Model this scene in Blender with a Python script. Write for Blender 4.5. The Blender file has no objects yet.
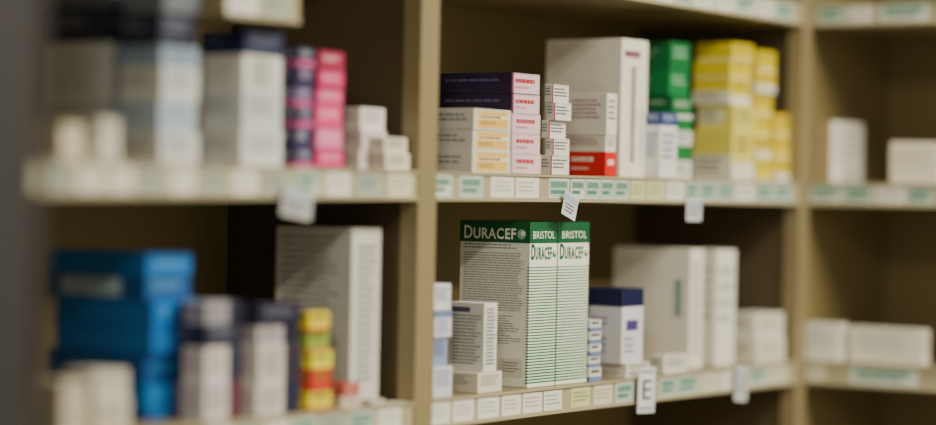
import bpy, bmesh, math, random
from mathutils import Vector, Matrix
random.seed(7)
SC = bpy.context.scene
COL = SC.collection

# ------------------------------------------------------------------ camera
FPX = 2400.0
TH = math.radians(34.5); PI_ = math.radians(0.578); RO = math.radians(1.1)
MIDZ = 1.35; PITCH = 0.283; LIP = 0.036
CAM = Vector((-2.42, -1.72, MIDZ - 0.002))
F = Vector((math.cos(TH)*math.cos(PI_), math.sin(TH)*math.cos(PI_), -math.sin(PI_)))
R0 = Vector((math.sin(TH), -math.cos(TH), 0)); U0 = R0.cross(F)
U = U0*math.cos(RO) - R0*math.sin(RO)
R = R0*math.cos(RO) + U0*math.sin(RO)
cd = bpy.data.cameras.new("camera"); cam = bpy.data.objects.new("camera", cd); COL.objects.link(cam)
M = Matrix((R, U, -F)).transposed().to_4x4(); M.translation = CAM
cam.matrix_world = M
cd.sensor_width = 36; cd.lens = 36*FPX/936
cd.clip_start = 0.05
SC.camera = cam
# measurement helpers: survey of the photograph -> metres on the shelf
def nx(px): return R - F*((px-468)/FPX)
def ny(py): return U - F*((212.5-py)/FPX)
def solX(px, y, z):
    n = nx(px); return CAM.x - ((y-CAM.y)*n.y + (z-CAM.z)*n.z)/n.x
def solY(px, x, z):
    n = nx(px); return CAM.y - ((x-CAM.x)*n.x + (z-CAM.z)*n.z)/n.y
def solZ(py, x, y):
    n = ny(py); return CAM.z - ((x-CAM.x)*n.x + (y-CAM.y)*n.y)/n.z

# ------------------------------------------------------------------ materials
MATS = {}
def hexc(h):
    h = h.lstrip('#'); c = [int(h[i:i+2], 16)/255 for i in (0, 2, 4)]
    return tuple((x/12.92 if x <= .04045 else ((x+.055)/1.055)**2.4) for x in c)
def mat(h, rough=.5, var=.06, scale=30., metal=0., bump=0.):
    key = (h, rough, metal, bump)
    if key in MATS: return MATS[key]
    m = bpy.data.materials.new("paint_"+h.strip('#')); m.use_nodes = True
    nt = m.node_tree; b = nt.nodes["Principled BSDF"]
    b.inputs["Roughness"].default_value = rough; b.inputs["Metallic"].default_value = metal
    tc = nt.nodes.new("ShaderNodeTexCoord"); no = nt.nodes.new("ShaderNodeTexNoise")
    no.inputs["Scale"].default_value = scale; no.inputs["Detail"].default_value = 3
    nt.links.new(tc.outputs["Object"], no.inputs["Vector"])
    mx = nt.nodes.new("ShaderNodeMix"); mx.data_type = 'RGBA'
    c = hexc(h)
    mx.inputs["A"].default_value = (*[x*(1-var) for x in c], 1)
    mx.inputs["B"].default_value = (*[min(1, x*(1+var)) for x in c], 1)
    nt.links.new(no.outputs["Fac"], mx.inputs["Factor"])
    nt.links.new(mx.outputs["Result"], b.inputs["Base Color"])
    if bump:
        bp = nt.nodes.new("ShaderNodeBump"); bp.inputs["Strength"].default_value = bump; bp.inputs["Distance"].default_value = .002
        n2 = nt.nodes.new("ShaderNodeTexNoise"); n2.inputs["Scale"].default_value = 300
        nt.links.new(tc.outputs["Object"], n2.inputs["Vector"])
        nt.links.new(n2.outputs["Fac"], bp.inputs["Height"]); nt.links.new(bp.outputs["Normal"], b.inputs["Normal"])
    MATS[key] = m; return m

WHITE = '#e2e0d4'; CREAM = '#e0d8bc'; NAVY = '#1c2350'; GREY = '#8a8c92'
PURP = '#251838'

# ------------------------------------------------------------------ mesh builder
_text = {}
def text_geo(s, bold=.012, sp=1.0):
    if (s, bold, sp) in _text: return _text[(s, bold, sp)]
    cu = bpy.data.curves.new("t", 'FONT'); cu.body = s; cu.size = 1; cu.offset = bold; cu.resolution_u = 3; cu.space_character = sp+bold*2
    o = bpy.data.objects.new("t", cu); COL.objects.link(o)
    dg = bpy.context.evaluated_depsgraph_get(); dg.update()
    me = bpy.data.meshes.new_from_object(o.evaluated_get(dg))
    vs = [v.co.copy() for v in me.vertices]; fs = [tuple(p.vertices) for p in me.polygons]
    x0 = min(v.x for v in vs); x1 = max(v.x for v in vs); y0 = min(v.y for v in vs); y1 = max(v.y for v in vs)
    vs = [((v.x-x0)/(x1-x0), (v.y-y0)/(y1-y0)) for v in vs]
    bpy.data.objects.remove(o); bpy.data.curves.remove(cu); bpy.data.meshes.remove(me)
    _text[(s, bold, sp)] = (vs, fs); return vs, fs

class Build:
    def __init__(s): s.bm = bmesh.new(); s.slots = []; 
    def mi(s, m):
        if m not in s.slots: s.slots.append(m)
        return s.slots.index(m)
    def box(s, lo, hi, m, bev=0.0):
        b2 = bmesh.new(); bmesh.ops.create_cube(b2, size=1)
        for v in b2.verts:
            v.co = Vector([(lo[i]+hi[i])/2 + v.co[i]*(hi[i]-lo[i]) for i in range(3)])
        if bev: bmesh.ops.bevel(b2, geom=b2.edges[:], offset=bev, segments=2, affect='EDGES', profile=.5)
        k = s.mi(m); mp = {v: s.bm.verts.new(v.co) for v in b2.verts}
        for f in b2.faces:
            g = s.bm.faces.new([mp[v] for v in f.verts]); g.material_index = k
        b2.free()
    def poly(s, pts, m):
        f = s.bm.faces.new([s.bm.verts.new(p) for p in pts]); f.material_index = s.mi(m)
    def finish(s, name, smooth=False):
        me = bpy.data.meshes.new(name); s.bm.to_mesh(me); s.bm.free()
        for m in s.slots: me.materials.append(m)
        o = bpy.data.objects.new(name, me); COL.objects.link(o); return o

class Frame:
    """a face of a thing on which things are printed"""
    def __init__(s, b, o, u, v, n): s.b=b; s.o=Vector(o); s.u=Vector(u); s.v=Vector(v); s.n=Vector(n); s.k=1
    def P(s, a, c, off): return s.o + s.u*a + s.v*c + s.n*off
    def rect(s, a0, c0, a1, c1, m, layer=1):
        off = .00012*layer
        s.b.poly([s.P(a0,c0,off), s.P(a1,c0,off), s.P(a1,c1,off), s.P(a0,c1,off)], m)
    def disc(s, a, c, r, m, layer=3, n=20):
        off = .00012*layer; ul = s.u.length; vl = s.v.length
        s.b.poly([s.P(a+math.cos(t*2*math.pi/n)*r/ul, c+math.sin(t*2*math.pi/n)*r/vl, off) for t in range(n)], m)
    def text(s, st, a0, c0, a1, c1, m, layer=4, vert=False, bold=.012, sp=1.0):
        vs, fs = text_geo(st, bold, sp); off = .00012*layer
        bv = []
        for (x, y) in vs:
            if vert: x, y = 1-y, x
            bv.append(s.b.bm.verts.new(s.P(a0+(a1-a0)*x, c0+(c1-c0)*y, off)))
        k = s.b.mi(m)
        for f in fs:
            try:
                g = s.b.bm.faces.new([bv[i] for i in f]); g.material_index = k
            except ValueError: pass
    def greek(s, a0, c0, a1, c1, n, m, layer=3, fill=.45, rag=.25, words=True, ws=(.07,.2), gap=.025):
        dh = (c1-c0)/n
        for i in range(n):
            y1 = c1 - dh*i; y0 = y1 - dh*fill
            end = a1 - (a1-a0)*random.random()*rag
            x = a0
            while x < end-1e-4:
                wl = (a1-a0)*random.uniform(*ws) if words else (a1-a0)
                x2 = min(x+wl, end)
                s.rect(x, y0, x2, y1, m, layer)
                x = x2 + (a1-a0)*gap

def tops(o, label, cat, group=None):
    o["label"] = label; o["category"] = cat
    if group: o["group"] = group

def carton(w, d, h, base, deco, lying=False, name="medicine_carton"):
    b = Build(); bm_ = mat(base)
    b.box((-w/2, -d/2, 0), (w/2, d/2, h), bm_, bev=min(.0007, h*.04))
    side = Frame(b, (-w/2, d/2, 0), (0,-d,0), (0,0,h), (-1,0,0))
    front = Frame(b, (-w/2,-d/2,0), (w,0,0), (0,0,h), (0,-1,0))
    top = Frame(b, (-w/2,-d/2,h), (w,0,0), (0,d,0), (0,0,1))
    back = Frame(b, (w/2, -d/2, 0), (0,d,0), (0,0,h), (1,0,0))
    seam = mat('#77736a')
    top.rect(.02, .03, .98, .036, seam); top.rect(.02, .9, .98, .91, seam)
    if lying:   # tuck flap closes at the end that faces the aisle
        front.rect(.03, .93, .97, .95, seam, 2)
        front.rect(.03, .05, .036, .93, seam, 2); front.rect(.964, .05, .97, .93, seam, 2)
    deco(dict(side=side, front=front, top=top, back=back, w=w, d=d, h=h))
    return b.finish(name)

# ------------------------------------------------------------------ decoration styles
def m_(c): return mat(c)
def d_plain(txt=GREY, accent=None):
    def f(D):
        D['side'].greek(.1,.35,.85,.85,5,m_(txt)); D['front'].greek(.12,.3,.88,.85,4,m_(txt))
        if accent:
            D['front'].rect(0,.0,1,.16,m_(accent),2); D['side'].rect(0,0,1,.16,m_(accent),2)
    return f
def d_shadeside(D):
    D['side'].rect(0,0,1,1,m_('#a08e68'),1); D['front'].greek(.12,.3,.88,.85,4,m_('#c4c0b2'))  # tan over the side face paints in the shade of a white carton
def d_mass(mark=WHITE, second=None):
    def f(D):
        D['front'].greek(.15,.35,.85,.8,2,m_(mark),rag=.4); D['side'].greek(.12,.4,.7,.75,2,m_(mark),rag=.5)
        if second:
            D['front'].rect(0,0,1,.25,m_(second),2); D['side'].rect(0,0,1,.25,m_(second),2)
    return f
def d_vpanel(c='#1c2040', txt='#8a6a74'):
    def f(D):
        D['front'].rect(.62,0,1,1,m_(c),2); D['side'].rect(.0,0,.22,1,m_(c),2)
        D['front'].greek(.08,.15,.56,.85,5,m_(txt)); D['side'].greek(.3,.15,.9,.85,5,m_(txt))
    return f
def d_yellow_end(D):
    D['side'].greek(.3,.3,.95,.75,2,m_('#8b8f9c'))
    D['front'].rect(.08,.08,.92,.9,m_('#e3b95c'),2); D['front'].rect(.08,.52,.92,.68,m_('#ece2bd'),3)
    D['front'].greek(.15,.55,.8,.66,1,m_('#6a4b30'),layer=4,fill=.8); D['front'].greek(.15,.2,.6,.4,2,m_('#8a6a3c'),layer=4)
def d_purple(D):
    D['side'].greek(.15,.45,.9,.7,1,m_('#5b4c74'),fill=.5,rag=.1)
    D['front'].rect(.02,.02,.98,.98,m_('#e2c6ce'),2)
    D['front'].greek(.12,.5,.8,.72,1,m_('#b3243c'),layer=4,fill=.9,rag=.1)
    D['front'].greek(.12,.2,.6,.36,1,m_('#c98796'),layer=4,fill=.7); D['front'].rect(.0,.02,.07,.98,m_('#7c2a5a'),3)
def d_pinkend(D):
    D['front'].rect(.02,.02,.98,.98,m_('#e6c4cb'),2)
    D['front'].greek(.12,.5,.8,.72,1,m_('#b83850'),layer=4,fill=.9,rag=.1); D['front'].greek(.12,.2,.6,.36,1,m_('#c98796'),layer=4,fill=.7)
    D['side'].greek(.2,.3,.9,.7,2,m_(GREY))
def d_small(D):
    D['front'].greek(.12,.25,.88,.8,3,m_('#6b6e76')); D['side'].greek(.1,.3,.9,.8,3,m_('#7d8088')); 
    D['front'].rect(.0,.0,.08,1,m_('#a9453f'),2)
def d_tiny(D):
    D['front'].rect(0,0,1,.35,m_('#6f83a8'),2); D['side'].rect(0,0,1,.35,m_('#6f83a8'),2)
    D['front'].greek(.12,.5,.88,.85,1,m_('#6b6e76'),fill=.7)
def d_red(D):
    D['side'].greek(.15,.55,.75,.8,1,m_('#f0d9d2'),fill=.8); D['side'].greek(.15,.2,.6,.38,1,m_('#e8b9ae'),fill=.7)
    D['front'].greek(.2,.4,.8,.7,1,m_('#f0d9d2'),fill=.8)
def d_tallwhite(D):
    D['side'].greek(.1,.06,.8,.95,30,m_('#d6d5c9'),fill=.3,ws=(.03,.1),gap=.02); 
    D['front'].greek(.36,.1,.56,.8,26,m_('#83606a'),fill=.72,rag=.1); D['front'].rect(.1,.87,.7,.915,m_('#8a4a62'),3)
    D['front'].rect(.75,.08,.82,.5,m_('#a9aeb4'),3)
def d_paleprint(D):
    D['side'].greek(.1,.06,.85,.95,22,m_('#9c9c98'),fill=.4,ws=(.03,.12),gap=.02); 
    D['front'].greek(.2,.1,.8,.9,20,m_('#8e8f8e'),fill=.5)
def d_green(D):
    D['front'].rect(0,0,1,.18,m_('#dfe3d8'),2); D['side'].rect(0,0,1,.18,m_('#dfe3d8'),2)
    D['front'].greek(.12,.45,.85,.75,2,m_('#cfe0d0')); D['side'].greek(.2,.5,.85,.75,1,m_('#a9cdb4'))
def d_green2(D):
    D['front'].rect(0,0,1,.55,m_('#dfe3d8'),2); D['side'].rect(0,0,1,.4,m_('#dfe3d8'),2)
    D['front'].greek(.12,.1,.85,.45,3,m_('#5a8a6a'),layer=4)
def d_bluewhite(frac=.2, c='#2c4684'):
    def f(D):
        for k in ('side','front'):
            D[k].rect(0,1-frac,1,1,m_(c),2); D[k].greek(.12,.1,.85,.9-frac,5,m_('#8993b5'))
    return f
def d_yelbox(D):
    D['side'].rect(.04,.25,.7,.8,m_('#eae6c4'),2); D['side'].greek(.1,.3,.6,.75,4,m_('#77765f'),layer=4)
    D['front'].greek(.15,.3,.85,.8,3,m_('#8d8334'))
def d_yelhalf(D):
    D['side'].rect(0,0,1,.5,m_('#eae7d2'),2); D['side'].greek(.1,.1,.8,.45,3,m_('#77765f'),layer=4)
    D['front'].rect(0,0,1,.35,m_('#eae7d2'),2); D['front'].greek(.15,.5,.85,.85,2,m_('#6f6a2c'))
def d_yel2(D):
    D['front'].greek(.15,.55,.85,.8,2,m_('#6f6a2c')); D['front'].rect(0,0,1,.1,m_('#e8e3b4'),2); D['side'].rect(0,0,1,.1,m_('#e8e3b4'),2)
def d_whitetext(D):
    D['side'].greek(.1,.08,.92,.82,15,m_('#6d7180'),fill=.42,ws=(.04,.14),gap=.02)
    D['side'].rect(.08,.86,.6,.93,m_('#4d5268'),4)
    D['front'].greek(.15,.08,.85,.92,16,m_('#7a7e8c'),fill=.5); 
def d_bigteal(D):
    D['side'].greek(.06,.1,.6,.9,24,m_('#d2d1c5'),fill=.3,ws=(.03,.1),gap=.02)
    D['side'].greek(.8,.42,.9,.74,12,m_('#3c9184'),fill=.75,rag=.1)
    D['front'].greek(.2,.1,.8,.9,16,m_('#a8aaa4'),fill=.5); 
def d_bluetop(D):
    for k in ('side','front'):
        D[k].rect(0,.76,1,1,m_('#121846'),2); D[k].greek(.1,.1,.6,.35,3,m_('#9a9cac'))
    D['top'].rect(0,0,1,1,m_('#121846'),1)
    D['front'].rect(.2,.44,.75,.58,m_('#4a3c80'),4); D['side'].greek(.12,.48,.7,.62,2,m_('#8a8ca8'))
def d_antibiotic(D):
    g = m_('#105c36'); wt = m_('#f2f5e8'); w = D['w']
    S = D['side']; Fr = D['front']
    D['top'].rect(0,0,1,1,g,1)
    S.rect(0,.872,1,1,g,2); Fr.rect(0,.872,1,1,g,2)
    S.text("D",.06,.892,.18,.972,wt,bold=.02); S.text("URACEF",.195,.892,.8,.96,wt,bold=.025,sp=1.05)
    S.disc(.88,.925,.0068,m_('#86b898')); S.disc(.9,.93,.0035,wt,5)
    fine = dict(ws=(.02,.085), gap=.012)
    tx = m_('#9a9b90'); 
    S.greek(.06,.825,.9,.862,2,m_('#8d9a8e'),fill=.45,**fine)
    S.greek(.06,.45,.93,.81,24,tx,fill=.42,rag=.12,**fine)
    S.greek(.06,.25,.93,.43,12,tx,fill=.42,rag=.3,**fine)
    S.greek(.06,.05,.52,.22,10,tx,fill=.42,rag=.3,**fine)
    S.rect(.6,.06,.92,.17,m_('#d6d8ca'),3); S.greek(.64,.08,.88,.15,4,m_('#87897f'),layer=4,**fine)
    Fr.text("BRISTOL",.1,.9,.9,.945,m_('#eff5e4'),bold=.0,sp=1.05)
    Fr.text("D",.04,.772,.18,.868,g,bold=.035); Fr.text("URACEF",.2,.772,.8,.85,g,bold=.03,sp=1.16)
    Fr.disc(.9,.806,.0048,m_('#3a8a5e')); Fr.disc(.915,.816,.0024,wt,5)
    n = 40
    for i in range(n):
        y = .025 + (.74-.025)*i/n
        t = (.715/n)*(.52 - .18*i/n)
        Fr.rect(0,y,1,y+t,m_('#1f7a4b'),2)
        S.rect(.965,y,1,y+t,m_('#1f7a4b'),2)
def d_blue(D):
    D['side'].rect(.15,.1,.75,.85,m_('#b4d0e2'),2); D['side'].greek(.2,.2,.7,.75,3,m_('#5a7690'),layer=4)
    D['front'].greek(.15,.35,.85,.7,2,m_('#5fa6cc'))
def d_bluep(D):
    D['side'].greek(.2,.3,.8,.7,2,m_('#2f7cc0')); D['front'].greek(.15,.35,.85,.7,2,m_('#4aa0d8'))
def d_navypink(D):
    for k in ('side','front'):
        D[k].rect(0,0,1,.3,m_('#c65b92'),2); D[k].greek(.15,.5,.85,.8,2,m_('#c8c9da'))
def d_pink(D):
    for k in ('side','front'):
        D[k].greek(.15,.45,.85,.75,2,m_('#efc3d4')); D[k].rect(0,0,1,.08,m_('#5a2450'),2)
def d_stripes(D):
    for k in ('side','front'):
        D[k].rect(0,0,1,.15,m_('#b8442c'),2); D[k].greek(.15,.5,.85,.85,1,m_('#7a7a30'),fill=.7)

# ------------------------------------------------------------------ placing
TOPZ = {'top': MIDZ+PITCH+LIP/2, 'mid': MIDZ+LIP/2, 'low': MIDZ-PITCH+LIP/2}
EPS = .0003
def stack(xL, xC, xR, levels, shelf, y0, deco, base, label, group=None, lying=False, jit=.0012, base_z=None, depth=None, cat="medicine box"):
    """levels: photo heights of the carton tops from the lowest carton upwards, y0: set-back from the shelf edge"""
    z0 = TOPZ[shelf]+EPS if base_z is None else base_z
    zm = z0
    for _ in range(4):
        X0 = solX(xC, y0, zm); zt = solZ(levels[-1], X0, y0); zm = (z0+zt)/2
    X1 = solX(xR, y0, zm); d = depth or (solY(xL, X0, zm) - y0)
    return _pile(X0, X1, y0, y0+d, z0, levels, X0, y0, deco, base, label, group, lying, jit, cat)
def _pile(X0, X1, Y0, Y1, z0, levels, rx, ry, deco, base, label, group, lying, jit, cat):
    z = z0; n = len(levels)
    for i, lv in enumerate(levels):
        zt = solZ(lv, rx, ry); h = zt - z
        pick = lambda v: v[i] if isinstance(v, (list, tuple)) else v
        w = X1-X0; d = Y1-Y0
        j = jit if n > 1 and i else 0
        o = carton(w-2*j, d-2*j, h-.0002, pick(base), pick(deco), lying)
        o.location = ((X0+X1)/2 + random.uniform(-j, j), (Y0+Y1)/2 + random.uniform(-j, j)*2, z)
        o.rotation_euler = (0, 0, random.uniform(-.4, .4)*j/max(w, .03))
        tops(o, pick(label), cat, group if n > 1 else None)
        z = zt
    return z
def rstack(xL, xC, xR, levels, shelf, back, deco, base, label, group=None):
    z0 = TOPZ[shelf]+EPS; zm = z0; X0 = XC + back
    for _ in range(4):
        Y0 = solY(xC, X0, zm); zt = solZ(levels[-1], X0, Y0); zm = (z0+zt)/2
    Y1 = min(solY(xL, X0, zm), -.003); X1 = solX(xR, Y0, zm)
    return _pile(X0, max(X1, X0+.03), Y0, Y1, z0, levels, X0, Y0, deco, base, label, group, False, .001, "medicine box")

# ------------------------------------------------------------------ shelving
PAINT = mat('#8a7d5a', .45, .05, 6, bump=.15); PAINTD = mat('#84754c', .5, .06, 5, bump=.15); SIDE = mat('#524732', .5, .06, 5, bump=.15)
LIPM = mat('#aaa282', .4, .05, 8)
XC = solX(806, 0, MIDZ)     # plane where the second run of shelves begins
D_ = .30
def empty(name, loc):
    o = bpy.data.objects.new(name, None); o.empty_display_size = .1; o.location = loc; COL.objects.link(o); return o
def parent(c, p):
    bpy.context.view_layer.update()
    c.parent = p; c.matrix_parent_inverse = p.matrix_world.inverted()
def panel(name, lo, hi, m, par, bev=.0015):
    b = Build(); c = [(lo[i]+hi[i])/2 for i in range(3)]
    b.box([lo[i]-c[i] for i in range(3)], [hi[i]-c[i] for i in range(3)], m, bev)
    o = b.finish(name); o.location = c; parent(o, par); return o
def rail(length, axis):
    """price rail: shallow C profile extruded along the lip"""
    H = LIP/2
    prof = [(0,-H),(-.006,-H),(-.006,-H+.003),(-.003,-H+.004),(-.003,H-.004),(-.006,H-.003),(-.006,H),(0,H)]
    b = Build(); k = LIPM
    def pt(t, p):
        return (t, p[0], p[1]) if axis == 'x' else (p[0], t, p[1])
    n = len(prof)
    for i in range(n):
        a, c = prof[i], prof[(i+1) % n]
        b.poly([pt(-length/2,a), pt(length/2,a), pt(length/2,c), pt(-length/2,c)], k)
    b.poly([pt(-length/2,p) for p in prof], k); b.poly([pt(length/2,p) for p in prof][::-1], k)
    bmesh.ops.remove_doubles(b.bm, verts=b.bm.verts[:], dist=1e-6)
    bmesh.ops.recalc_face_normals(b.bm, faces=b.bm.faces[:])
    return b.finish("price_rail")
def price_label(w, kind, axis):
    b = Build(); h = .0265
    col = {'w':'#e6e4d8', 't':'#d6dccf', 'y':'#cfcf9c', 'c':'#dad4bc', 'g':'#a9b0a4'}[kind]
    if axis == 'x':
        b.box((-w/2,-.0008,-h/2),(w/2,0,h/2), m_(col)); fr = Frame(b,(-w/2,-.0008,-h/2),(w,0,0),(0,0,h),(0,-1,0))
    else:
        b.box((-.0008,-w/2,-h/2),(0,w/2,h/2), m_(col)); fr = Frame(b,(-.0008,w/2,-h/2),(0,-w,0),(0,0,h),(-1,0,0))
    ink = {'w':'#bdbbac','t':'#5b8f7c','y':'#9aa468','c':'#bab294','g':'#6c7a6c'}[kind]
    if kind == 't':
        v = random.choice([0,1,2])
        if v < 2: fr.rect(.04,.08,.96,.92,m_('#a9c2b2'),1)
        else: fr.rect(.04,.5,.96,.92,m_('#a9c2b2'),1)
        fr.greek(.1,.5,.9,.85,1,m_(ink),layer=3,fill=.85,rag=.1); fr.greek(.1,.16,.8,.42,1,m_('#47806c'),layer=3,fill=.7)
    else:
        fr.greek(.1,.2,.9,.8,3,m_(ink),fill=.4)
    return b.finish("price_label")

def shelf_x(par, x0, x1, z, labels, name="shelf_board"):
    o = panel(name, (x0, 0, z-LIP/2), (x1, D_-.004, z+LIP/2), PAINT, par)
    r = rail(x1-x0, 'x'); r.location = ((x0+x1)/2, 0, z); parent(r, o)
    for (p0, p1, k) in labels:
        a = solX(p0, -.004, z); c = solX(p1, -.004, z)
        l = price_label(c-a, k, 'x'); l.location = ((a+c)/2, -.0031, z); parent(l, o)
    return o

zmid = MIDZ; zlow = MIDZ-PITCH; ztop = MIDZ+PITCH
xp0 = solX(415, 0, MIDZ); xp1 = solX(433, 0, MIDZ)      # upright between the two bays
xq0 = solX(797, 0, MIDZ) ; xq1 = XC
XCAB = solX(46, -.30, MIDZ)                              # flank of the deep cupboard closing the run
xl1 = XCAB + .004
ZB, ZT = .02, 2.25
def labs(a, b_, step, w, kinds):
    out = []; x = a; i = 0
    while x < b_:
        out.append((x, x+w, kinds[i % len(kinds)])); x += step; i += 1
    return out
# bay A (nearest)
ua = empty("shelving_unit", ((xl1+xp0)/2, D_/2, 0)); tops(ua, "beige painted steel shelving bay packed with medicine cartons", "shelving", "shelving bays along the wall")
panel("back_panel", (xl1, D_-.004, ZB), (xp0, D_, ZT), PAINTD, ua)
for z in (zmid, zlow, ztop+.06, zlow-PITCH, zlow-2*PITCH, ztop+PITCH+.06):
    lab = []
    if z == zmid: lab = labs(16, 400, 31, 24, ['w','g','w','w','g','w','g','w','g','t','w','g','c'])[:13]
    if z == zlow: lab = labs(210, 400, 28, 23, ['w','g','w','t','g','t','w'])
    shelf_x(ua, xl1, xp0, z, lab)
# short bracket shelf half way along the nearest bay
xe = solX(297, 0, 1.54); xs = solX(224, 0, 1.54); zs = solZ(24, xe, 0) + LIP/2
sb = shelf_x(ua, xs, xe, zs, [(228,258,'w'),(262,290,'g')])
for xx in (xs+.001, xe-.006):
    panel("bracket", (xx, .03, zs+LIP/2), (xx+.005, D_-.005, zs+LIP/2+.03), PAINT, sb, .001)
# bay B
ub = empty("shelving_unit", ((xp1+xq0)/2, D_/2, 0)); tops(ub, "beige painted steel shelving bay holding green-striped cartons and stacked medicine boxes", "shelving", "shelving bays along the wall")
panel("back_panel", (xp1, D_-.004, ZB), (xq0, D_, ZT), PAINTD, ub)
for a, c in ((xp0, xp1), (xq0, xq1)):
    panel("upright_post", (a, -.006, 0), (c, .022, ZT), PAINT, ub)
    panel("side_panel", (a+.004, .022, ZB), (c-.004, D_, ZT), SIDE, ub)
L_mid = [(430,452,'t'),(460,483,'t'),(491,514,'w'),(516,539,'w'),(549,569,'t'),(571,585,'t'),(586,600,'t'),(601,614,'t'),(615,629,'t'),(631,645,'y'),(647,665,'y'),(667,684,'w'),(686,699,'t'),(700,716,'t'),(718,734,'t'),(736,754,'w'),(756,773,'t'),(775,791,'t')]
L_low = [(430,450,'w'),(453,474,'w'),(478,499,'w'),(502,521,'w'),(523,542,'w'),(544,562,'w'),(571,590,'y'),(594,612,'c'),(616,634,'t'),(660,676,'t'),(678,699,'t'),(701,719,'c'),(721,735,'w'),(750,767,'t'),(769,786,'c')]
L_top = [(655,674,'w'),(676,692,'t'),(694,714,'w'),(716,735,'w'),(737,755,'t'),(757,774,'w'),(776,793,'t')]
for z, lab in ((zmid,L_mid),(zlow,L_low),(ztop,L_top),(zlow-PITCH,[]),(zlow-2*PITCH,[]),(ztop+PITCH,[])):
    shelf_x(ub, xp1, xq0, z, lab)
# deep cupboard that closes the near end of the run
cab = empty("tall_cupboard", (XCAB-.3, 0, 0)); tops(cab, "tall dark grey-brown cupboard standing deeper than the shelving beside it", "cupboard")
CB = mat('#1d1c1d',.6,.1,8); CB2 = mat('#201f20',.6,.1,8)
panel("body", (XCAB-.6, -.28, 0), (XCAB, D_, 2.2), CB, cab, .004)
for a, c in ((XCAB-.597, XCAB-.302), (XCAB-.298, XCAB-.003)):
    dr = panel("door", (a, -.299, .08), (c, -.281, 2.19), CB2, cab, .003)
    hx = XCAB-.325 if a < XCAB-.5 else XCAB-.275
    panel("handle", (hx-.006, -.325, 1.0), (hx+.006, -.299, 1.14), mat('#8a8a86',.3,.02,8,1.), dr, .003)
# bay C turns the corner
YE = -.85
uc = empty("shelving_unit", (XC+D_/2, YE/2, 0)); tops(uc, "beige painted shelving bay turning the room corner, sparsely filled", "shelving", "shelving bays along the wall")
panel("back_panel", (XC+D_-.004, YE, ZB), (XC+D_, 0, ZT), PAINTD, uc)
panel("side_panel", (XC+.001, .001, 0), (XC+D_, .016, ZT), PAINTD, uc)
panel("side_panel", (XC-.004, YE-.025, 0), (XC+D_, YE, ZT), PAINT, uc)
YS = -.007
for z, lab in ((zmid,[(810,842,'t'),(845,872,'t'),(876,905,'w'),(908,932,'t')]),(zlow,[(806,824,'c'),(850,917,'t')]),(ztop,[(818,844,'t'),(848,872,'w'),(880,928,'t')]),(zlow-PITCH,[]),(zlow-2*PITCH,[]),(ztop+PITCH,[])):
    o = panel("shelf_board", (XC+.001, YE, z-LIP/2), (XC+D_-.004, 0, z+LIP/2), PAINT, uc)
    r = rail(-YE+YS, 'y'); r.location = (XC+.001, (YE+YS)/2, z); parent(r, o)
    for (p0, p1, k) in lab:
        a = solY(p0, XC-.004, z); c = solY(p1, XC-.004, z)
        l = price_label(abs(c-a), k, 'y'); l.location = (XC-.0021, (a+c)/2, z); parent(l, o)

# ------------------------------------------------------------------ bay B, middle shelf
stack(400,473,511,[150,129,108],'mid',.006,d_yellow_end,'#e4e2d6',"flat white medicine carton with a yellow end, stacked",  "yellow-ended cartons stacked on the middle shelf",True,.001)
stack(433,513,542,[153,133,113,93,72],'mid',.006,[d_pinkend,d_pinkend,d_pinkend,d_purple,d_purple],['#e0d4d6']*3+[PURP]*2,
      ["pale pink carton end with red lettering, in a stack"]*3+["dark purple carton with pale pink end, on top of a stack"]*2,"pink-ended cartons stacked on the middle shelf",True,.0012)
stack(541,551,570,[155,138,120,102,84],'mid',.006,d_small,'#e6e4da',"small white medicine carton with fine print, stacked","small white cartons stacked on the middle shelf",True,.0022)
stack(566,606,617,[152,135,93],'mid',.006,[d_red,d_plain('#b0808c'),d_plain('#b08494')],['#d4180e','#e2e0d4','#e8e6da'],
      ["red carton with white lettering under white cartons","flat white carton lying on a red carton","white carton on top of a small pile"],"white and red cartons piled on the middle shelf",False,.001)
stack(545,621,647,[38],'mid',.03,d_tallwhite,'#efebdb',"tall white medicine carton with vertical lettering")
stack(644,660,677,[125,112],'mid',.004,[d_plain('#7f8cab'),d_plain('#c0c4d4')],['#e4e6e4','#2c4684'],["white medicine carton with fine blue print","thin blue carton lying on a white carton"],"blue and white cartons on the middle shelf")
stack(630,671,692,[145,118,95,70,41],'mid',.045,[d_green2,d_green2,d_green,d_mass('#8fc0a0'),d_mass('#8fc0a0')],['#0e7a3a','#0e7a3a','#0a6c34','#107e44','#0e713a'],["green and white medicine carton in a stack"]*3+["dark green medicine carton topping a stack"]*2,"green cartons stacked on the middle shelf",False,.002)
stack(693,733,755,[130,104,78,60,42],'mid',.02,[d_yelhalf,d_yelbox,d_yelhalf,d_yel2,d_yel2],['#dfd45a','#e2d662','#e4cc20','#e2cc14','#dcc620'],"yellow and white medicine carton, stacked","yellow cartons stacked on the middle shelf",False,.003)
stack(740,757,775,[158,136,114,92,71,50],'mid',.026,[d_yel2,d_yelhalf,d_yel2,d_yel2,d_yelhalf,d_yel2],['#e6cc10','#dcc41a','#e8d018','#e0c820','#e6cc10','#e2cc18'],"bright yellow medicine carton, stacked","yellow cartons stacked on the middle shelf",False,.002)
stack(772,777,794,[158,136,114],'mid',.016,[d_yelhalf,d_yel2,d_yel2],'#e2c810',"bright yellow medicine carton in a low stack","yellow cartons stacked on the middle shelf",False,.001)

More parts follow.
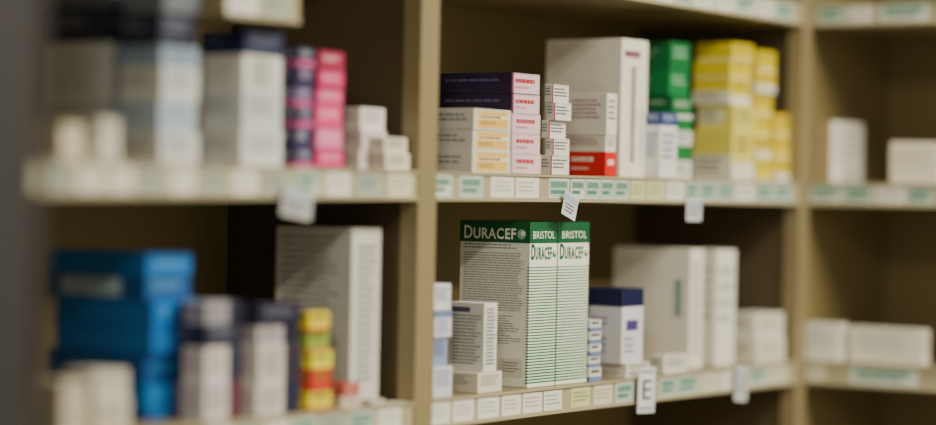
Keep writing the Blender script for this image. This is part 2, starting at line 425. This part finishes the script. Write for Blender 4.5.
# ------------------------------------------------------------------ bay B, lower shelf
stack(415,434,453,[367,338,311,284],'low',.005,[d_plain('#7f8cab'),d_plain('#56658c'),d_bluewhite(.25,'#6a80a8'),d_plain('#7f8cab')],['#cdd1da','#8c9cba','#d0d4dc','#dadce0'],
      ["small pale grey-blue medicine carton in a stack","small pale blue carton in a stack","small white and blue medicine carton in a stack","small white carton topping a blue and white stack"],"blue and white cartons stacked on the lower shelf",False,.002)
zt = stack(435,478,502,[373],'low',.005,d_plain(),'#ded8c4',"flat cream carton lying under a white carton")
stack(449,484,497,[303],'low',.006,d_whitetext,'#e0dfd8',"white carton with dense dark print standing on a flat carton",base_z=zt)
stack(459,529,556,[222],'low',.008,d_antibiotic,'#f2f4e6',"tall white carton with green top band, green stripes and printed text")
stack(500,557.5,588,[222],'low',.008,d_antibiotic,'#f2f4e6',"tall green-striped white carton standing against its twin")
stack(586,590,602,[368,356,344,332,320],'low',.006,d_tiny,'#dcdbd4',"tiny white and blue carton in a narrow stack","tiny cartons stacked on the lower shelf",True,.0008,depth=.06)
zt = stack(600,626,650,[371,364],'low',.005,d_plain(),['#e2e0d4','#d8d4c4'],"thin flat white carton lying under a blue-topped carton","thin flat cartons under a blue-topped carton",False,.0008)
stack(588,622,643,[289],'low',.008,d_bluetop,'#dadbe0',"white carton with dark blue top standing on a flat carton",base_z=zt)
stack(650,664,688,[356],'low',.003,d_plain(),'#e0ddce',"low white carton at the shelf edge",depth=.024)
stack(613,690,703,[249],'low',.032,d_bigteal,'#efecdd',"large white carton with teal vertical lettering")
stack(690,716,735,[250],'low',.03,d_plain('#bcbcb2'),'#ece9dc',"tall plain white medicine carton")
stack(727,757,785,[340,314],'low',.008,d_plain('#b0ae9e'),['#dedac6','#e0ddce'],"low wide white carton in a short stack","short stack of white cartons on the lower shelf")

# ------------------------------------------------------------------ bay A, middle shelf
stack(24,62,84,[143,124],'mid',.004,d_plain(),CREAM,"cream medicine carton in a low stack","cream cartons on the middle shelf")
stack(60,98,120,[145,118],'mid',.01,d_plain(),'#dcd8c8',"pale medicine carton in a low stack","cream cartons on the middle shelf",False,.002,depth=.07)
stack(45,108,136,[100,42,6,-22],'mid',.11,[d_paleprint,d_paleprint,d_mass('#707890'),d_plain('#707890')],['#b5bcc4','#c4cacf','#20243c','#5c6270'],["grey carton at the bottom of a pile","tall pale grey carton under a navy carton","dark navy carton lying on a grey carton","slate grey carton topping a tall pile"],"navy and grey cartons piled on the shelf",False,.0015)
stack(118,162,200,[132,100,66,45,12,-20],'mid',.03,[d_plain(),d_mass('#8a98a8'),d_plain(),d_plain('#5f7390'),d_mass('#707890'),d_plain('#707890')],['#d2d4d0','#a6b8c8','#ced0ce','#8fa3b8','#20243c','#6a7078'],["grey-white carton in a mixed pile","pale blue carton in a mixed pile","grey-white carton in a mixed pile","thin pale blue carton in a mixed pile","dark navy carton on a mixed pile","slate grey carton topping a tall pile"],"navy and grey cartons piled on the shelf",False,.0015)
stack(196,243,283,[128,90,54,29],'mid',.02,[d_plain(),d_plain(),d_paleprint,d_mass('#707890')],['#d8dad6','#cccfcf','#dcdbd4','#1c2348'],
      ["white carton under other cartons"]*3+["flat navy carton lying on white cartons"],"navy and white cartons piled on the shelf",False,.0015)
stack(280,297,314,[148,127,106,86,66,47],'mid',.015,[d_navypink,d_mass('#c8c9da'),d_navypink,d_navypink,d_mass('#c8a9ca'),d_navypink],['#2a2b52','#3b2f5a','#2a2b52','#5a4a78','#2a2b52','#24264a'],"navy and pink medicine carton, stacked","navy and pink cartons stacked on the shelf",False,.001)
stack(306,318,344,[150,128,104,88,70,50],'mid',.02,d_pink,['#e03078','#e878a4','#e84080','#e8528c','#d43070','#a01c44'],"magenta pink medicine carton, stacked","pink cartons stacked on the shelf",False,.001)
stack(336,360,386,[150,130,107],'mid',.03,d_plain('#a89aa0'),['#e4d8d6','#dcd0d0','#e8e0da'],"pale pinkish white carton in a low stack","pale cartons stacked on the shelf",False,.0015)
stack(368,386,410,[153,137],'mid',.004,d_plain(),'#e2d9c2',"small cream carton at the shelf end","cream cartons at the shelf end",depth=.022)

# ------------------------------------------------------------------ bay A, lower shelf
stack(48,150,198,[410,385,355,330,300,276,254],'low',.062,[d_bluep,d_bluep,d_bluep,d_bluep,d_bluep,d_blue,d_bluep],['#0a5cae','#107cc8','#0a5298','#0c6cc0','#0e6abc','#0a5090','#0f6cb8'],"bright blue medicine carton with pale print, stacked","blue cartons stacked on the lower shelf",False,.003)
stack(24,62,88,[405,382],'low',.004,d_plain(),'#c8c0a6',"cream carton in a low stack at the shelf edge","cream cartons at the edge of the lower shelf",depth=.045)
stack(60,96,130,[400,372],'low',.004,d_plain(),['#cdc6b0','#d5cfbd'],"cream carton in a low stack at the shelf edge","cream cartons at the edge of the lower shelf",depth=.05)
stack(176,206,242,[382,348,325,302],'low',.012,[d_vpanel('#5a2c3c'),d_vpanel(),d_mass('#7a7a90'),d_vpanel('#14172e')],['#cecdcc','#d6d2ce','#181c38','#9a9aa4'],["white carton with muted red panel","white carton with dark vertical panel","dark navy carton lying on white cartons","grey carton with dark vertical panel"],"navy and white cartons on the lower shelf",False,.001)
stack(232,258,300,[385,346,326,304],'low',.012,[d_vpanel(),d_vpanel('#2a2438'),d_vpanel('#14172e'),d_mass('#6a6a80')],['#d0cec8','#ccc8c2','#b0aeb0','#1c1c34'],["white carton with dark vertical panel"]*2+["grey carton with dark vertical panel","dark navy carton lying on white cartons"],"navy and white cartons on the lower shelf",False,.001)
stack(297,310,332,[392,372,352,332,312],'low',.008,d_stripes,['#e4d020','#c83424','#e2d828','#8aa43c','#e4ce20'],["small yellow carton in a stack","small red carton in a stack","small yellow carton in a stack","small green carton in a stack","small yellow carton topping a stack"],"yellow, red and green cartons stacked on the lower shelf",False,.002)
stack(275,351,380,[228],'low',.038,d_paleprint,'#d0cfc6',"large pale grey carton with printed side")
stack(334,343,361,[397,384],'low',.003,[d_plain('#a06060'),d_plain('#e0b0a0')],['#d8ccbc','#b0483c'],["small white carton at the shelf edge","small reddish carton lying on a white one"],"small cartons at the edge of the lower shelf",depth=.03)
stack(360,372,384,[400],'low',.003,d_plain('#a06060'),'#dcd4c0',"small white carton at the shelf edge",depth=.03)
stack(380,388,407,[405],'low',.003,d_plain(),'#d6cfb2',"small flat cream carton at the shelf end",depth=.018)

# ------------------------------------------------------------------ bay C
rstack(800,831,863,[121],'mid',.004,d_shadeside,'#eceade',"white medicine carton with shade painted on its side, standing alone")
rstack(890,940,950,[142],'mid',.02,d_plain('#ccc6b6'),'#e8e2d0',"wide cream medicine carton")
rstack(790,839,848,[324],'low',.004,d_plain('#c0c0b4'),'#e2dfd2',"white medicine carton lying on the shelf")
rstack(849,921,930,[330],'low',.02,d_plain('#c0c0b4'),'#e0dbca',"long cream medicine carton lying on the shelf")

# ------------------------------------------------------------------ hanging tags
def tag(pxc, pyc, wpx, hpx, rot, letter, zr, label, col='#d4d6d6'):
    y = -.012; X = solX(pxc, y, zr-.03); Z = solZ(pyc, X, y)
    s = (X-CAM.x)*F.x + (y-CAM.y)*F.y
    w = wpx/FPX*s/math.sin(TH); h = hpx/FPX*s
    b = Build(); b.box((-w/2,-.0005,-h/2),(w/2,.0005,h/2), m_(col), .0002)
    fr = Frame(b,(-w/2,-.0005,-h/2),(w,0,0),(0,0,h),(0,-1,0))
    if letter:
        fr.rect(.06,.03,.94,.97,m_('#e2e2da'),1); fr.text(letter,.24,.3,.78,.72,m_('#2c3a66'),bold=.0); fr.rect(.1,.08,.9,.13,m_('#6a7aa0'),3); fr.rect(.1,.88,.9,.92,m_('#6a7aa0'),3)
    else:
        fr.rect(.06,.62,.94,.9,m_('#aab8c4'),2); fr.greek(.12,.12,.88,.55,3,m_('#4c5a78'))
    o = b.finish("hanging_tag"); o.location = (X, y, Z); o.rotation_euler = (0, rot, 0)
    tops(o, label, "shelf tag", "tags hanging from the price rails")
    c = Build(); zc = (zr-LIP/2+.004)-Z; zz = max(zc,h/2-.002)
    c.box((-.005,.0007,h/2-.012),(.005,.0022,zz), m_('#b8bcbc'), .0003)
    c.box((-.005,.0007,zz-.002),(.005,.0055,zz), m_('#b8bcbc'), .0003)
    k = c.finish("clip"); k.location = o.location; parent(k, o)
tag(570,206,15,24,math.radians(18),None,zmid,"small white printed tag hanging crooked from the rail")
tag(694,210,17,22,0,None,zmid,"small white printed tag hanging below the rail")
tag(297,203,27,30,math.radians(8),None,zmid,"white paper tag hanging below the rail",'#b6b6b4')
tag(646,390,19,46,math.radians(2),"E",zlow,"white tag with a large letter E hanging from the rail")
tag(741,384,14,34,math.radians(6),None,zlow,"narrow white tag hanging from the rail")

# ------------------------------------------------------------------ room
def structure(name, lo, hi, m):
    b = Build(); b.box(lo, hi, m); o = b.finish(name); o["kind"] = "structure"; return o
W = mat('#8d8468', .8, .05, 3, bump=.2)
structure("wall_back", (-4.5, D_+.004, 0), (XC+D_+.2, D_+.12, 2.8), W)
structure("wall_right", (XC+D_+.004, -4.2, 0), (XC+D_+.12, D_+.003, 2.8), W)
structure("floor", (-4.5, -4.2, -.1), (XC+D_+.2, D_+.12, -.0005), mat('#6d675a', .4, .12, 4))
structure("ceiling", (-4.5, -4.2, 2.8), (XC+D_+.2, D_+.12, 2.9), mat('#c9c6ba', .8, .04, 3))

def lamp(x, y, rotz, power):
    b = Build(); b.box((-.62,-.09,-.03),(.62,.09,.03), mat('#d8d8d4',.4), .006)
    b.box((-.6,-.045,-.05),(.6,-.02,-.03), mat('#f2f2ee',.3), .008); b.box((-.6,.02,-.05),(.6,.045,-.03), mat('#f2f2ee',.3), .008)
    o = b.finish("ceiling_lamp"); o.location = (x, y, 2.769); o.rotation_euler = (0,0,rotz)
    tops(o, "unseen long white twin-tube fluorescent ceiling lamp", "ceiling lamp", "ceiling lamps")
    l = bpy.data.lights.new("tube_light", 'AREA'); l.shape = 'RECTANGLE'; l.size = 1.2; l.size_y = .2; l.energy = power; l.color = (1,.93,.78)
    lo = bpy.data.objects.new("tube_light", l); lo.location = (x, y, 2.70); lo.rotation_euler = (0,0,rotz); COL.objects.link(lo)
lamp(-3.2,-1.9,0,85); lamp(.4,-1.5,0,82); lamp(.1,-3.2,0,112)  # first lamp is an added fill that brightens the side faces of the cartons

w = bpy.data.worlds.new("world"); SC.world = w; w.use_nodes = True
w.node_tree.nodes["Background"].inputs[0].default_value = (1,.93,.77,1); w.node_tree.nodes["Background"].inputs[1].default_value = .62

# ------------------------------------------------------------------ focus
fp = Vector((solX(540,.008,zlow+.1), .008, zlow+.1))
cd.dof.use_dof = True; cd.dof.focus_distance = (fp-CAM).dot(F); cd.dof.aperture_fstop = (cd.lens/1000)/.105
